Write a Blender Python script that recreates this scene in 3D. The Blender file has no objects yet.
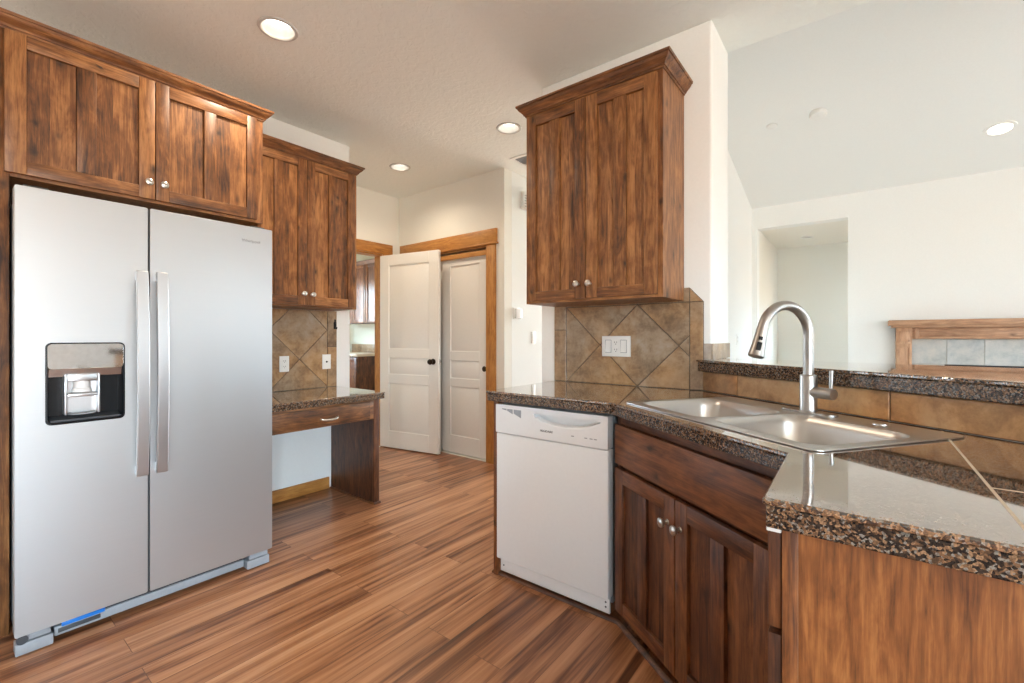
import bpy, bmesh, math, random
from mathutils import Vector, Matrix
random.seed(7)
R = math.radians
sc = bpy.context.scene
COL = sc.collection

# ------------------------------------------------------------------ camera
cam_d = bpy.data.cameras.new('camera'); cam = bpy.data.objects.new('camera', cam_d); COL.objects.link(cam)
cam.location = (0, 0, 1.19); cam.rotation_euler = (R(90), 0, R(37.9))
cam_d.sensor_width = 36; cam_d.lens = 36 * 450.8 / 1024; cam_d.shift_y = -(341.5 - 337.5) / 1024
cam_d.clip_start = .02; cam_d.clip_end = 200
sc.camera = cam
# ------------------------------------------------------------------ look
sc.view_settings.view_transform = 'Standard'; sc.view_settings.look = 'None'
sc.view_settings.gamma = 1; sc.view_settings.use_curve_mapping = False
sc.view_settings.exposure = 0.42
sc.cycles.max_bounces = 14; sc.cycles.diffuse_bounces = 8; sc.cycles.glossy_bounces = 5
sc.cycles.sample_clamp_indirect = 6
# ------------------------------------------------------------------ sky (seen through the windows)
wd = bpy.data.worlds.new('sky'); sc.world = wd; wd.use_nodes = True
wt = wd.node_tree; wt.nodes.clear()
wo = wt.nodes.new('ShaderNodeOutputWorld'); wb = wt.nodes.new('ShaderNodeBackground')
wc = wt.nodes.new('ShaderNodeTexCoord'); ws = wt.nodes.new('ShaderNodeSeparateXYZ'); wr = wt.nodes.new('ShaderNodeValToRGB')
wt.links.new(wc.outputs['Generated'], ws.inputs[0]); wt.links.new(ws.outputs['Z'], wr.inputs[0])
wr.color_ramp.elements[0].position = 0.0; wr.color_ramp.elements[0].color = (.42, .36, .30, 1)
wr.color_ramp.elements[1].position = 0.06; wr.color_ramp.elements[1].color = (.68, .87, 1.0, 1)
e = wr.color_ramp.elements.new(0.6); e.color = (.53, .77, 1.0, 1)
wt.links.new(wr.outputs[0], wb.inputs[0]); wb.inputs[1].default_value = 32.0
wt.links.new(wb.outputs[0], wo.inputs[0])
# window openings of the shell: (wall, u0, u1, z0, z1)
RIGHT_X, REAR_Y = 5.0, -3.4
WIN_RIGHT = [(-3.2, -1.9, .3, 2.3), (-1.7, -.35, .3, 2.3), (3.7, 4.45, .6, 2.4)]
WIN_REAR = [(2.6, 3.6, .9, 2.1)]
def portal(name, loc, rot, sx, sy):
    d = bpy.data.lights.new(name, 'AREA'); o = bpy.data.objects.new(name, d); COL.objects.link(o)
    d.shape = 'RECTANGLE'; d.size = sx; d.size_y = sy; d.cycles.is_portal = True
    o.location = loc; o.rotation_euler = rot
for i, (a, b, z0, z1) in enumerate(WIN_RIGHT):
    portal('window_portal', (RIGHT_X + .1, (a + b) / 2, (z0 + z1) / 2), (R(90), 0, R(90)), b - a, z1 - z0)
for i, (a, b, z0, z1) in enumerate(WIN_REAR):
    portal('window_portal', ((a + b) / 2, REAR_Y - .1, (z0 + z1) / 2), (R(90), 0, 0), b - a, z1 - z0)

portal('window_portal', (.75, 7.0, 1.475), (R(90), 0, R(90)), .5, .55)  # for the unseen window added to brighten the far hallway
portal('window_portal', (-1.9, 8.15, 1.375), (R(-90), 0, 0), 1.2, 2.05)  # for the unseen window added at the hall end
portal('window_portal', (-7.85, 3.2, 1.65), (R(90), 0, R(-90)), 1.0, 1.1)

# ------------------------------------------------------------------ materials
def new_mat(name):
    m = bpy.data.materials.new(name); m.use_nodes = True
    return m, m.node_tree, m.node_tree.nodes['Principled BSDF']
def N(nt, t, **k):
    n = nt.nodes.new(t)
    for a, b in k.items(): setattr(n, a, b)
    return n
def inp(n, **k):
    for a, b in k.items(): n.inputs[a.replace('_', ' ')].default_value = b
def ramp(nt, src, stops, interp='LINEAR'):
    r = N(nt, 'ShaderNodeValToRGB'); r.color_ramp.interpolation = interp
    el = r.color_ramp.elements
    while len(el) < len(stops): el.new(.5)
    for e, (p, c) in zip(el, stops):
        e.position = p; e.color = (*c, 1) if len(c) == 3 else c
    nt.links.new(src, r.inputs[0]); return r.outputs[0]
def math_(nt, op, a, b=None, c=None):
    n = N(nt, 'ShaderNodeMath', operation=op)
    for i, v in enumerate((a, b, c)):
        if v is None: continue
        if isinstance(v, (int, float)): n.inputs[i].default_value = v
        else: nt.links.new(v, n.inputs[i])
    return n.outputs[0]
def mix(nt, fac, a, b, mode='MIX'):
    n = N(nt, 'ShaderNodeMix', data_type='RGBA', blend_type=mode)
    for s, v in ((n.inputs[0], fac), (n.inputs[6], a), (n.inputs[7], b)):
        if isinstance(v, (int, float)): s.default_value = v
        elif isinstance(v, tuple): s.default_value = (*v, 1) if len(v) == 3 else v
        else: nt.links.new(v, s)
    return n.outputs[2]
def bump(nt, bsdf, h, strength, dist):
    b = N(nt, 'ShaderNodeBump'); inp(b, Strength=strength, Distance=dist)
    nt.links.new(h, b.inputs['Height']); nt.links.new(b.outputs[0], bsdf.inputs['Normal'])
def plain(name, col, rough=.5, metal=0., coat=0., noise=.04, emit=None, bumpy=0., scale=60, spec=.5):
    m, nt, b = new_mat(name)
    tc = N(nt, 'ShaderNodeTexCoord'); n = N(nt, 'ShaderNodeTexNoise'); inp(n, Scale=scale, Detail=3.)
    nt.links.new(tc.outputs['Object'], n.inputs['Vector'])
    lo = tuple(max(0, c * (1 - noise)) for c in col); hi = tuple(min(1, c * (1 + noise)) for c in col)
    nt.links.new(ramp(nt, n.outputs['Fac'], [(.3, lo), (.7, hi)]), b.inputs['Base Color'])
    inp(b, Roughness=rough, Metallic=metal); b.inputs['Coat Weight'].default_value = coat
    b.inputs['Specular IOR Level'].default_value = spec
    if emit: b.inputs['Emission Color'].default_value = (*emit[0], 1); b.inputs['Emission Strength'].default_value = emit[1]
    if bumpy: bump(nt, b, n.outputs['Fac'], bumpy, .002)
    return m
def wood(name, axis, dark, mid, light, rough=.47, knots=True, gain=1.0, coat=.10, coat_rough=.25):
    """stained knotty wood, grain along `axis` of the object, every board shifted by its own 'rnd'"""
    m, nt, b = new_mat(name)
    tc = N(nt, 'ShaderNodeTexCoord'); at = N(nt, 'ShaderNodeAttribute', attribute_name='rnd')
    off = N(nt, 'ShaderNodeCombineXYZ')
    for i, k in enumerate((17.3, 9.1, 23.7)): nt.links.new(math_(nt, 'MULTIPLY', at.outputs['Fac'], k), off.inputs[i])
    ad = N(nt, 'ShaderNodeVectorMath', operation='ADD')
    nt.links.new(tc.outputs['Object'], ad.inputs[0]); nt.links.new(off.outputs[0], ad.inputs[1])
    def mapped(along, across):
        s = [across] * 3; s['xyz'.index(axis)] = along
        mp = N(nt, 'ShaderNodeMapping'); mp.inputs['Scale'].default_value = s
        nt.links.new(ad.outputs[0], mp.inputs[0]); return mp.outputs[0]
    g = N(nt, 'ShaderNodeTexNoise'); inp(g, Scale=1., Detail=7., Roughness=.62, Distortion=1.8); nt.links.new(mapped(3.2, 24), g.inputs['Vector'])
    f = N(nt, 'ShaderNodeTexNoise'); inp(f, Scale=1., Detail=4., Roughness=.7, Distortion=.3); nt.links.new(mapped(9, 230), f.inputs['Vector'])
    bl = N(nt, 'ShaderNodeTexNoise'); inp(bl, Scale=1., Detail=4., Roughness=.6, Distortion=.8); nt.links.new(mapped(6.5, 11), bl.inputs['Vector'])
    v = math_(nt, 'ADD', math_(nt, 'MULTIPLY', g.outputs['Fac'], .50), math_(nt, 'MULTIPLY', bl.outputs['Fac'], .30))
    v = math_(nt, 'ADD', v, math_(nt, 'MULTIPLY', f.outputs['Fac'], .34))
    v = math_(nt, 'SUBTRACT', v, .05)
    v = math_(nt, 'ADD', v, math_(nt, 'MULTIPLY', math_(nt, 'SUBTRACT', at.outputs['Fac'], .5), .13))
    col = ramp(nt, v, [(.36, dark), (.50, mid), (.66, light)])
    if knots:
        sx = N(nt, 'ShaderNodeSeparateXYZ'); nt.links.new(ad.outputs[0], sx.inputs[0])
        oth = [k for k in 'xyz' if k != axis]
        acr = math_(nt, 'ADD', sx.outputs[oth[0].upper()], sx.outputs[oth[1].upper()])
        wn = N(nt, 'ShaderNodeTexNoise'); inp(wn, Scale=22., Detail=2.); nt.links.new(ad.outputs[0], wn.inputs['Vector'])
        wob = math_(nt, 'MULTIPLY', math_(nt, 'SUBTRACT', wn.outputs['Fac'], .5), .30)
        cv = N(nt, 'ShaderNodeCombineXYZ')
        nt.links.new(math_(nt, 'ADD', math_(nt, 'MULTIPLY', acr, 11.), wob), cv.inputs[0])
        nt.links.new(math_(nt, 'ADD', math_(nt, 'MULTIPLY', sx.outputs[axis.upper()], 6.5), wob), cv.inputs[1])
        vo = N(nt, 'ShaderNodeTexVoronoi', voronoi_dimensions='2D'); inp(vo, Scale=1., Randomness=1.); nt.links.new(cv.outputs[0], vo.inputs['Vector'])
        cs = N(nt, 'ShaderNodeSeparateColor'); nt.links.new(vo.outputs['Color'], cs.inputs[0])
        pick = ramp(nt, cs.outputs[0], [(.62, (0, 0, 0)), (.95, (1, 1, 1))])
        kf = ramp(nt, vo.outputs['Distance'], [(.035, (1, 1, 1)), (.085, (.72, .72, .72)), (.15, (.30, .30, .30)), (.27, (0, 0, 0))])
        col = mix(nt, math_(nt, 'MULTIPLY', math_(nt, 'MULTIPLY', kf, pick), .9), col, tuple(c * .35 for c in dark))
    if gain != 1.0: col = mix(nt, 1.0, col, (gain, gain, gain), 'MULTIPLY')
    nt.links.new(col, b.inputs['Base Color'])
    inp(b, Roughness=rough); b.inputs['Coat Weight'].default_value = coat; b.inputs['Coat Roughness'].default_value = coat_rough
    bump(nt, b, f.outputs['Fac'], .12, .001)
    return m
ALD = dict(dark=(.040, .013, .004), mid=(.175, .064, .017), light=(.40, .178, .060))
WX = wood('alder_grain_x', 'x', **ALD); WY = wood('alder_grain_y', 'y', **ALD); WZ = wood('alder_grain_z', 'z', **ALD)
LOW = dict(dark=(.030, .009, .004), mid=(.105, .034, .012), light=(.25, .092, .030))  # same alder, darkened: shade on the lower cabinets is partly in the colour
LX = wood('dark_shaded_alder_grain_x', 'x', **LOW); LZ = wood('dark_shaded_alder_grain_z', 'z', **LOW)
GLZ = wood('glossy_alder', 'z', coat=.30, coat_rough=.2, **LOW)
EZ = wood('lit_end_panel_alder', 'z', dark=(.075, .022, .006), mid=(.235, .080, .021), light=(.43, .170, .050))  # same alder, brightened: light on the peninsula end is in the colour
FIR = dict(dark=(.26, .095, .018), mid=(.44, .185, .042), light=(.58, .28, .075))
FX = wood('fir_trim_grain_x', 'x', knots=False, **FIR); FY = wood('fir_trim_grain_y', 'y', knots=False, **FIR); FZ = wood('fir_trim_grain_z', 'z', knots=False, **FIR)
CAN = dict(dark=(.26, .12, .06), mid=(.46, .25, .14), light=(.62, .38, .23))
MX = wood('mantel_wood_grain_x', 'x', rough=.5, **CAN); MZ = wood('mantel_wood_grain_z', 'z', rough=.5, **CAN)
DARKIN = plain('dark_recess', (.025, .018, .014), .8)
WALL = plain('wall_paint', (.83, .84, .825), .75, noise=.012, bumpy=.25, scale=90)
CREAM = plain('cream_wall_paint', (.80, .785, .725), .75, noise=.012, bumpy=.25, scale=90)
GREENISH = plain('laundry_wall_paint', (.62, .62, .52), .8, noise=.02)
WHITE = plain('white_enamel', (.80, .80, .80), .28, coat=.3, noise=.01)
PLATE = plain('white_plastic', (.82, .82, .80), .35, noise=.01)
DOORW = plain('door_paint', (.80, .775, .73), .42, noise=.012)
STEELK = plain('nickel', (.60, .58, .55), .28, 1.0, noise=.05)
BRONZE = plain('dark_bronze', (.05, .035, .025), .35, .9)
BLACK = plain('black_gloss', (.008, .009, .011), .30, spec=.25)
BAFFLE = plain('lamp_baffle', (.50, .49, .47), .5)
DKGREY = plain('dark_grey_plastic', (.05, .052, .058), .5)
GREY = plain('grey_plastic', (.30, .315, .34), .45)
BLUE = plain('blue_film', (.01, .16, .55), .3)
GLOW = plain('lamp_glow', (1, .97, .9), .5, emit=((1, .94, .84), 4.))
GROUT = plain('tile_grout', (.10, .078, .06), .9, noise=.15)
LGROUT = plain('counter_grout', (.60, .50, .38), .8, noise=.1)
TEXTG = plain('logo_grey', (.30, .30, .31), .4)

def stainless(name, col, rough, axis=None, metal=1.0):
    m, nt, b = new_mat(name)
    tc = N(nt, 'ShaderNodeTexCoord'); mp = N(nt, 'ShaderNodeMapping')
    s = [420.] * 3
    if axis: s['xyz'.index(axis)] = 3.
    mp.inputs['Scale'].default_value = s; nt.links.new(tc.outputs['Object'], mp.inputs[0])
    n = N(nt, 'ShaderNodeTexNoise'); inp(n, Scale=1., Detail=3.); nt.links.new(mp.outputs[0], n.inputs['Vector'])
    lo = tuple(c * .985 for c in col); hi = tuple(min(1, c * 1.01) for c in col)
    nt.links.new(ramp(nt, n.outputs['Fac'], [(.3, lo), (.7, hi)]), b.inputs['Base Color'])
    r = N(nt, 'ShaderNodeMapRange'); r.inputs['To Min'].default_value = rough * .95; r.inputs['To Max'].default_value = rough * 1.05
    nt.links.new(n.outputs['Fac'], r.inputs[0]); nt.links.new(r.outputs[0], b.inputs['Roughness'])
    inp(b, Metallic=metal)
    return m
FRIDGE = stainless('brushed_stainless', (.51, .52, .53), .42, 'x', metal=.85)
HANDLE = stainless('handle_stainless', (.56, .56, .57), .36, 'z')
SINKM = stainless('sink_stainless', (.62, .615, .60), .33, 'x')
FAUC = stainless('faucet_nickel', (.42, .40, .38), .33, 'z')
MIRROR = plain('dispenser_gloss', (.70, .74, .78), .05, 1., noise=.05)

def granite(name, polish):
    m, nt, b = new_mat(name)
    tc = N(nt, 'ShaderNodeTexCoord')
    n1 = N(nt, 'ShaderNodeTexNoise'); inp(n1, Scale=60., Detail=3.); nt.links.new(tc.outputs['Object'], n1.inputs['Vector'])
    wv = N(nt, 'ShaderNodeVectorMath', operation='MULTIPLY_ADD'); nt.links.new(n1.outputs['Color'], wv.inputs[0])
    wv.inputs[1].default_value = (.008, .008, .008); nt.links.new(tc.outputs['Object'], wv.inputs[2])
    v = N(nt, 'ShaderNodeTexVoronoi'); inp(v, Scale=230. if polish else 270.); nt.links.new(wv.outputs[0], v.inputs['Vector'])
    sp = N(nt, 'ShaderNodeSeparateColor'); nt.links.new(v.outputs['Color'], sp.inputs[0])
    top = [(0, (.010, .010, .011)), (.22, (.04, .03, .024)), (.31, (.26, .135, .065)), (.52, (.42, .25, .14)), (.76, (.14, .075, .04)), (.86, (.33, .30, .26))]
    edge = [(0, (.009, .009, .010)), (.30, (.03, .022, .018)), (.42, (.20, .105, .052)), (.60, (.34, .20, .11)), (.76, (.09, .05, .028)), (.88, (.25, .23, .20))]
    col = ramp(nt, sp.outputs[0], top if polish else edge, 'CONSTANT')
    n2 = N(nt, 'ShaderNodeTexNoise'); inp(n2, Scale=420., Detail=2.); nt.links.new(tc.outputs['Object'], n2.inputs['Vector'])
    col = mix(nt, ramp(nt, n2.outputs['Fac'], [(.42, (0, 0, 0)), (.62, (.65, .65, .65))]), col, (.05, .032, .022))
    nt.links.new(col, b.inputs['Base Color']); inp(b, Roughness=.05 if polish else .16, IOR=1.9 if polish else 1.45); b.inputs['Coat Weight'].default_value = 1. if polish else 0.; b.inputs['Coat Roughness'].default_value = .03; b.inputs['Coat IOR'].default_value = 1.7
    return m
GRANITE = granite('polished_granite', True); GREDGE = granite('granite_edge', False)
def tile_mat(name, cols, rough=.3, grey=False):
    m, nt, b = new_mat(name)
    tc = N(nt, 'ShaderNodeTexCoord'); at = N(nt, 'ShaderNodeAttribute', attribute_name='rnd')
    ad = N(nt, 'ShaderNodeVectorMath', operation='MULTIPLY_ADD'); 
    cx = N(nt, 'ShaderNodeCombineXYZ')
    for i in range(3): nt.links.new(at.outputs['Fac'], cx.inputs[i])
    nt.links.new(cx.outputs[0], ad.inputs[0]); ad.inputs[1].default_value = (13, 7, 19); nt.links.new(tc.outputs['Object'], ad.inputs[2])
    n = N(nt, 'ShaderNodeTexNoise'); inp(n, Scale=8., Detail=8., Roughness=.68, Distortion=.35); nt.links.new(ad.outputs[0], n.inputs['Vector'])
    n2 = N(nt, 'ShaderNodeTexNoise'); inp(n2, Scale=38., Detail=5., Roughness=.7); nt.links.new(ad.outputs[0], n2.inputs['Vector'])
    v = math_(nt, 'ADD', math_(nt, 'MULTIPLY', n.outputs['Fac'], .75), math_(nt, 'MULTIPLY', n2.outputs['Fac'], .25))
    v = math_(nt, 'ADD', v, math_(nt, 'MULTIPLY', math_(nt, 'SUBTRACT', at.outputs['Fac'], .5), .12))
    n3 = N(nt, 'ShaderNodeTexNoise'); inp(n3, Scale=3.2, Detail=3., Roughness=.5); nt.links.new(ad.outputs[0], n3.inputs['Vector'])
    tint = ramp(nt, n3.outputs['Fac'], [(.40, (.92, .96, 1.06)), (.62, (1.18, .98, .74))])
    nt.links.new(mix(nt, .85 if not grey else .15, ramp(nt, v, list(zip((.34, .45, .54, .66), cols))), tint, 'MULTIPLY'), b.inputs['Base Color'])
    inp(b, Roughness=rough); bump(nt, b, n2.outputs['Fac'], .15, .002)
    return m
TILE = tile_mat('slate_tile', ((.15, .092, .05), (.27, .175, .098), (.36, .25, .15), (.42, .33, .235)))
TILEB = tile_mat('bar_slate_tile', ((.25, .13, .055), (.40, .22, .095), (.52, .31, .145), (.58, .38, .20)))
GTILE = tile_mat('grey_slate_tile', ((.30, .31, .31), (.38, .39, .385), (.45, .45, .43), (.52, .50, .46)), .45, True)
PTILE = tile_mat('glare_slate_tile', ((.34, .29, .25), (.42, .37, .32), (.50, .45, .40), (.56, .52, .48)), .22)  # slate lightened, glare from the living room is in the colour

def floor_mat():
    m, nt, b = new_mat('laminate_planks')
    tc = N(nt, 'ShaderNodeTexCoord'); mp = N(nt, 'ShaderNodeMapping'); mp.inputs['Rotation'].default_value = (0, 0, R(90))
    nt.links.new(tc.outputs['Object'], mp.inputs[0])
    br = N(nt, 'ShaderNodeTexBrick'); br.offset = .37; br.offset_frequency = 2; br.squash = 1
    inp(br, Scale=1., Mortar_Size=.0012, Mortar_Smooth=.3, Bias=0., Brick_Width=1.25, Row_Height=.128)
    br.inputs['Color1'].default_value = (0, 0, 0, 1); br.inputs['Color2'].default_value = (1, 1, 1, 1); br.inputs['Mortar'].default_value = (.5, .5, .5, 1)
    nt.links.new(mp.outputs[0], br.inputs['Vector'])
    pr = N(nt, 'ShaderNodeSeparateColor'); nt.links.new(br.outputs['Color'], pr.inputs[0])
    off = N(nt, 'ShaderNodeCombineXYZ'); nt.links.new(math_(nt, 'MULTIPLY', pr.outputs[0], 31.), off.inputs[0]); nt.links.new(math_(nt, 'MULTIPLY', pr.outputs[0], 57.), off.inputs[1])
    ad = N(nt, 'ShaderNodeVectorMath', operation='ADD'); nt.links.new(tc.outputs['Object'], ad.inputs[0]); nt.links.new(off.outputs[0], ad.inputs[1])
    def nz(sx, sy, det, dist, rough=.6):
        q = N(nt, 'ShaderNodeMapping'); q.inputs['Scale'].default_value = (sx, sy, 1); nt.links.new(ad.outputs[0], q.inputs[0])
        n = N(nt, 'ShaderNodeTexNoise'); inp(n, Scale=1., Detail=det, Roughness=rough, Distortion=dist); nt.links.new(q.outputs[0], n.inputs['Vector']); return n.outputs['Fac']
    streak = nz(26, .75, 3, .5); fine = nz(150, 2.5, 4, .4, .7); broad = nz(9, .7, 3, .9)
    v = math_(nt, 'ADD', math_(nt, 'MULTIPLY', streak, .55), math_(nt, 'MULTIPLY', broad, .40))
    v = math_(nt, 'ADD', v, math_(nt, 'MULTIPLY', fine, .14))
    v = math_(nt, 'ADD', v, math_(nt, 'MULTIPLY', math_(nt, 'SUBTRACT', pr.outputs[0], .5), .09))
    col = ramp(nt, v, [(.36, (.060, .022, .011)), (.45, (.15, .055, .023)), (.53, (.33, .14, .062)), (.63, (.47, .225, .11)), (.74, (.58, .32, .17))])
    col = mix(nt, math_(nt, 'MULTIPLY', br.outputs['Fac'], .75), col, (.05, .02, .01))
    nt.links.new(col, b.inputs['Base Color']); inp(b, Roughness=.30); b.inputs['Specular IOR Level'].default_value = .45
    bump(nt, b, fine, .05, .001)
    return m
FLOOR = floor_mat()
def ceil_mat():
    m, nt, b = new_mat('knockdown_ceiling')
    tc = N(nt, 'ShaderNodeTexCoord')
    n = N(nt, 'ShaderNodeTexNoise'); inp(n, Scale=26., Detail=3., Roughness=.55, Distortion=.7); nt.links.new(tc.outputs['Object'], n.inputs['Vector'])
    h = ramp(nt, n.outputs['Fac'], [(.44, (0, 0, 0)), (.56, (1, 1, 1))])
    b.inputs['Base Color'].default_value = (.84, .865, .835, 1); inp(b, Roughness=.85)
    bump(nt, b, h, .35, .004); return m
CEIL = ceil_mat()

# ------------------------------------------------------------------ mesh helpers
class MB:
    def __init__(s):
        s.bm = bmesh.new(); s.r = s.bm.verts.layers.float.new('rnd')
    def _mark(s, verts, faces, mat, rnd, smooth=False):
        rnd = random.random() if rnd is None else rnd
        for v in verts: v[s.r] = rnd
        for f in faces: f.material_index = mat; f.smooth = smooth
    def box(s, x0, x1, y0, y1, z0, z1, mat=0, bev=0., rnd=None, seg=2):
        c = [(x, y, z) for x in (x0, x1) for y in (y0, y1) for z in (z0, z1)]
        v = [s.bm.verts.new(p) for p in c]
        f = [s.bm.faces.new([v[i] for i in q]) for q in ((0, 1, 3, 2), (4, 6, 7, 5), (0, 4, 5, 1), (2, 3, 7, 6), (0, 2, 6, 4), (1, 5, 7, 3))]
        if bev > 0:
            es = list({e for q in f for e in q.edges})
            rr = random.random() if rnd is None else rnd
            s._mark(v, f, mat, rr)
            g = bmesh.ops.bevel(s.bm, geom=es, offset=bev, segments=seg, affect='EDGES', profile=.5)
            s._mark(g['verts'], g['faces'], mat, rr); return
        s._mark(v, f, mat, rnd)
    def slab(s, outer, holes=(), d=None, mat=0, rnd=None, axes=None, w0=0., w1=1.):
        """flat plate: 2-D outline (with holes) in (u, v) extruded along w; axes maps (u, v, w) to xyz"""
        ax = axes or (lambda u, v, w: (u, v, w))
        edges, allv = [], []
        for loop in [outer] + list(holes):
            vs = [s.bm.verts.new(ax(u, v, w0)) for u, v in loop]; allv += vs
            edges += [s.bm.edges.new((vs[i], vs[(i + 1) % len(vs)])) for i in range(len(vs))]
        g = bmesh.ops.triangle_fill(s.bm, edges=edges, use_beauty=True, use_dissolve=False)
        fs = [x for x in g['geom'] if isinstance(x, bmesh.types.BMFace)]
        x = bmesh.ops.extrude_face_region(s.bm, geom=fs)
        nv = [q for q in x['geom'] if isinstance(q, bmesh.types.BMVert)]
        nf = [q for q in x['geom'] if isinstance(q, bmesh.types.BMFace)]
        dv = Vector(ax(0, 0, w1)) - Vector(ax(0, 0, w0))
        for q in nv: q.co += dv
        faces = {f for q in allv + nv for f in q.link_faces}
        s._mark(allv + nv, faces, mat, rnd)
        bmesh.ops.recalc_face_normals(s.bm, faces=list(faces))
    def loft(s, loops, mat=0, rnd=None, cap0=True, cap1=True, smooth=True, closed=True):
        L = [[s.bm.verts.new(p) for p in lp] for lp in loops]; fs = []
        n = len(L[0])
        for a, b in zip(L, L[1:]):
            for i in range(n if closed else n - 1):
                fs.append(s.bm.faces.new((a[i], a[(i + 1) % n], b[(i + 1) % n], b[i])))
        if cap0: fs.append(s.bm.faces.new(L[0][::-1]))
        if cap1: fs.append(s.bm.faces.new(L[-1]))
        s._mark([v for l in L for v in l], fs, mat, rnd, smooth)
        bmesh.ops.recalc_face_normals(s.bm, faces=fs)
    def tube(s, path, rad, mat=0, n=16, cap=True, rnd=None):
        P = [Vector(p) for p in path]; rads = rad if isinstance(rad, (list, tuple)) else [rad] * len(P)
        t0 = (P[1] - P[0]).normalized(); ref = Vector((0, 0, 1)) if abs(t0.z) < .9 else Vector((1, 0, 0))
        u = t0.cross(ref).normalized(); loops = []
        for i, p in enumerate(P):
            t = ((P[min(i + 1, len(P) - 1)] - P[max(i - 1, 0)])).normalized()
            u = (u - t * u.dot(t)).normalized(); w = t.cross(u)
            loops.append([p + (u * math.cos(a) + w * math.sin(a)) * rads[i] for a in [2 * math.pi * k / n for k in range(n)]])
        s.loft(loops, mat, rnd, cap, cap)
    def lathe(s, prof, mat=0, n=28, center=(0, 0, 0), axis='z', cap0=True, cap1=True, rnd=None):
        c = Vector(center); loops = []
        for r, h in prof:
            lp = []
            for k in range(n):
                a = 2 * math.pi * k / n; x, y = r * math.cos(a), r * math.sin(a)
                lp.append(c + {'z': Vector((x, y, h)), 'y': Vector((x, h, y)), 'x': Vector((h, x, y))}[axis])
            loops.append(lp)
        s.loft(loops, mat, rnd, cap0, cap1)
    def sweep(s, path, prof, mat=0, rnd=None, up=(0, 0, 1)):
        """profile [(out, z)] swept along an open xy path, out = right-hand side of travel, mitred"""
        loops = []
        P = [Vector((x, y)) for x, y in path]
        for i, p in enumerate(P):
            ds = []
            if i > 0: ds.append((P[i] - P[i - 1]).normalized())
            if i < len(P) - 1: ds.append((P[i + 1] - P[i]).normalized())
            ns = [Vector((d.y, -d.x)) for d in ds]
            m = sum(ns, Vector((0, 0))).normalized(); k = 1 / max(.3, m.dot(ns[0]))
            loops.append([(p.x + m.x * o * k, p.y + m.y * o * k, z) for o, z in prof])
        s.loft(loops, mat, rnd, smooth=False)
    def build(s, name, mats, parent=None, loc=None, rotz=0., local=False, bevel=0., smooth_ang=35, seg=2):
        """link as one mesh object; loc = its origin (vertices were given in world/parent space)"""
        if loc is not None and parent is None and rotz == 0 and not local:
            for v in s.bm.verts: v.co -= Vector(loc)
        me = bpy.data.meshes.new(name)
        bmesh.ops.recalc_face_normals(s.bm, faces=s.bm.faces)
        for f in s.bm.faces: f.smooth = True
        s.bm.to_mesh(me); s.bm.free()
        me.set_sharp_from_angle(angle=R(smooth_ang))
        for m in (mats if isinstance(mats, (list, tuple)) else [mats]): me.materials.append(m)
        o = bpy.data.objects.new(name, me); COL.objects.link(o)
        if loc is not None: o.location = loc
        o.rotation_euler = (0, 0, rotz)
        if parent: o.parent = parent
        if bevel:
            b = o.modifiers.new('Bevel', 'BEVEL'); b.width = bevel; b.segments = seg; b.limit_method = 'ANGLE'; b.angle_limit = R(40); b.harden_normals = False
        return o
def tag(o, label, cat, group=None):
    o['label'] = label; o['category'] = cat
    if group: o['group'] = group
    return o
def thing(name, label, cat, loc=(0, 0, 0), rotz=0., group=None):
    o = bpy.data.objects.new(name, None); COL.objects.link(o); o.location = loc; o.rotation_euler = (0, 0, rotz)
    return tag(o, label, cat, group)
def struct(o): o['kind'] = 'structure'; return o
def rrect(x0, x1, y0, y1, r, n=5):
    out = []
    for cx, cy, a0 in ((x1 - r, y1 - r, 0), (x0 + r, y1 - r, 90), (x0 + r, y0 + r, 180), (x1 - r, y0 + r, 270)):
        for k in range(n + 1):
            a = R(a0 + 90 * k / n); out.append((cx + r * math.cos(a), cy + r * math.sin(a)))
    return out
def rect(x0, x1, y0, y1): return [(x0, y0), (x1, y0), (x1, y1), (x0, y1)]
def circ(cx, cy, r, n=32): return [(cx + r * math.cos(2 * math.pi * k / n), cy + r * math.sin(2 * math.pi * k / n)) for k in range(n)]
AX_X = lambda u, v, w: (w, u, v)      # plate standing across x: u = y, v = z
AX_Y = lambda u, v, w: (u, w, v)      # plate standing across y: u = x, v = z

# ------------------------------------------------------------------ room shell
CZ = 2.765
DW_X, DW_Y = -3.34, 2.114             # desk wall and its end
NX = -4.156                           # nook wall with the laundry doorway
CY = 3.25                             # closet front wall
HX = -2.62                            # closet side wall
b = MB(); b.slab(rect(-8, RIGHT_X + .15, REAR_Y - .15, 8.2), w0=-.06, w1=0); struct(b.build('floor', FLOOR))
b = MB(); b.slab(rect(-1.0555, RIGHT_X, 2.75, 6.0695), w0=.0005, w1=.012); struct(b.build('floor_living', plain('bounce_carpet', (.74, .71, .66), .95, noise=.08, scale=200)))  # unseen pale carpet, added to bounce neutral light into the living room
LAMPS = [(-2.356, 1.082), (-3.374, 2.65), (-2.1, 2.66)]
b = MB()
b.slab([(-8, REAR_Y - .15), (RIGHT_X + .15, REAR_Y - .15), (RIGHT_X + .15, 2.7), (-1.06, 2.7), (-1.06, 8.2), (-8, 8.2)],
       [circ(x, y, .082) for x, y in LAMPS], w0=CZ, w1=CZ + .16)
struct(b.build('ceiling', CEIL))
b = MB(); b.slab(rect(REAR_Y - .15, DW_Y, 0, CZ), axes=AX_X, w0=DW_X - .12, w1=DW_X)
b.slab(rect(NX, DW_X - .119, 0, CZ), axes=AX_Y, w0=DW_Y - .12, w1=DW_Y); struct(b.build('wall_left', WALL, bevel=.006))
b = MB(); b.slab(rect(DW_Y - .119, CY + .6, 0, CZ), [rect(2.24, 3.025, .001, 2.10)], axes=AX_X, w0=NX - .12, w1=NX); struct(b.build('wall_nook', CREAM))
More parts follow.
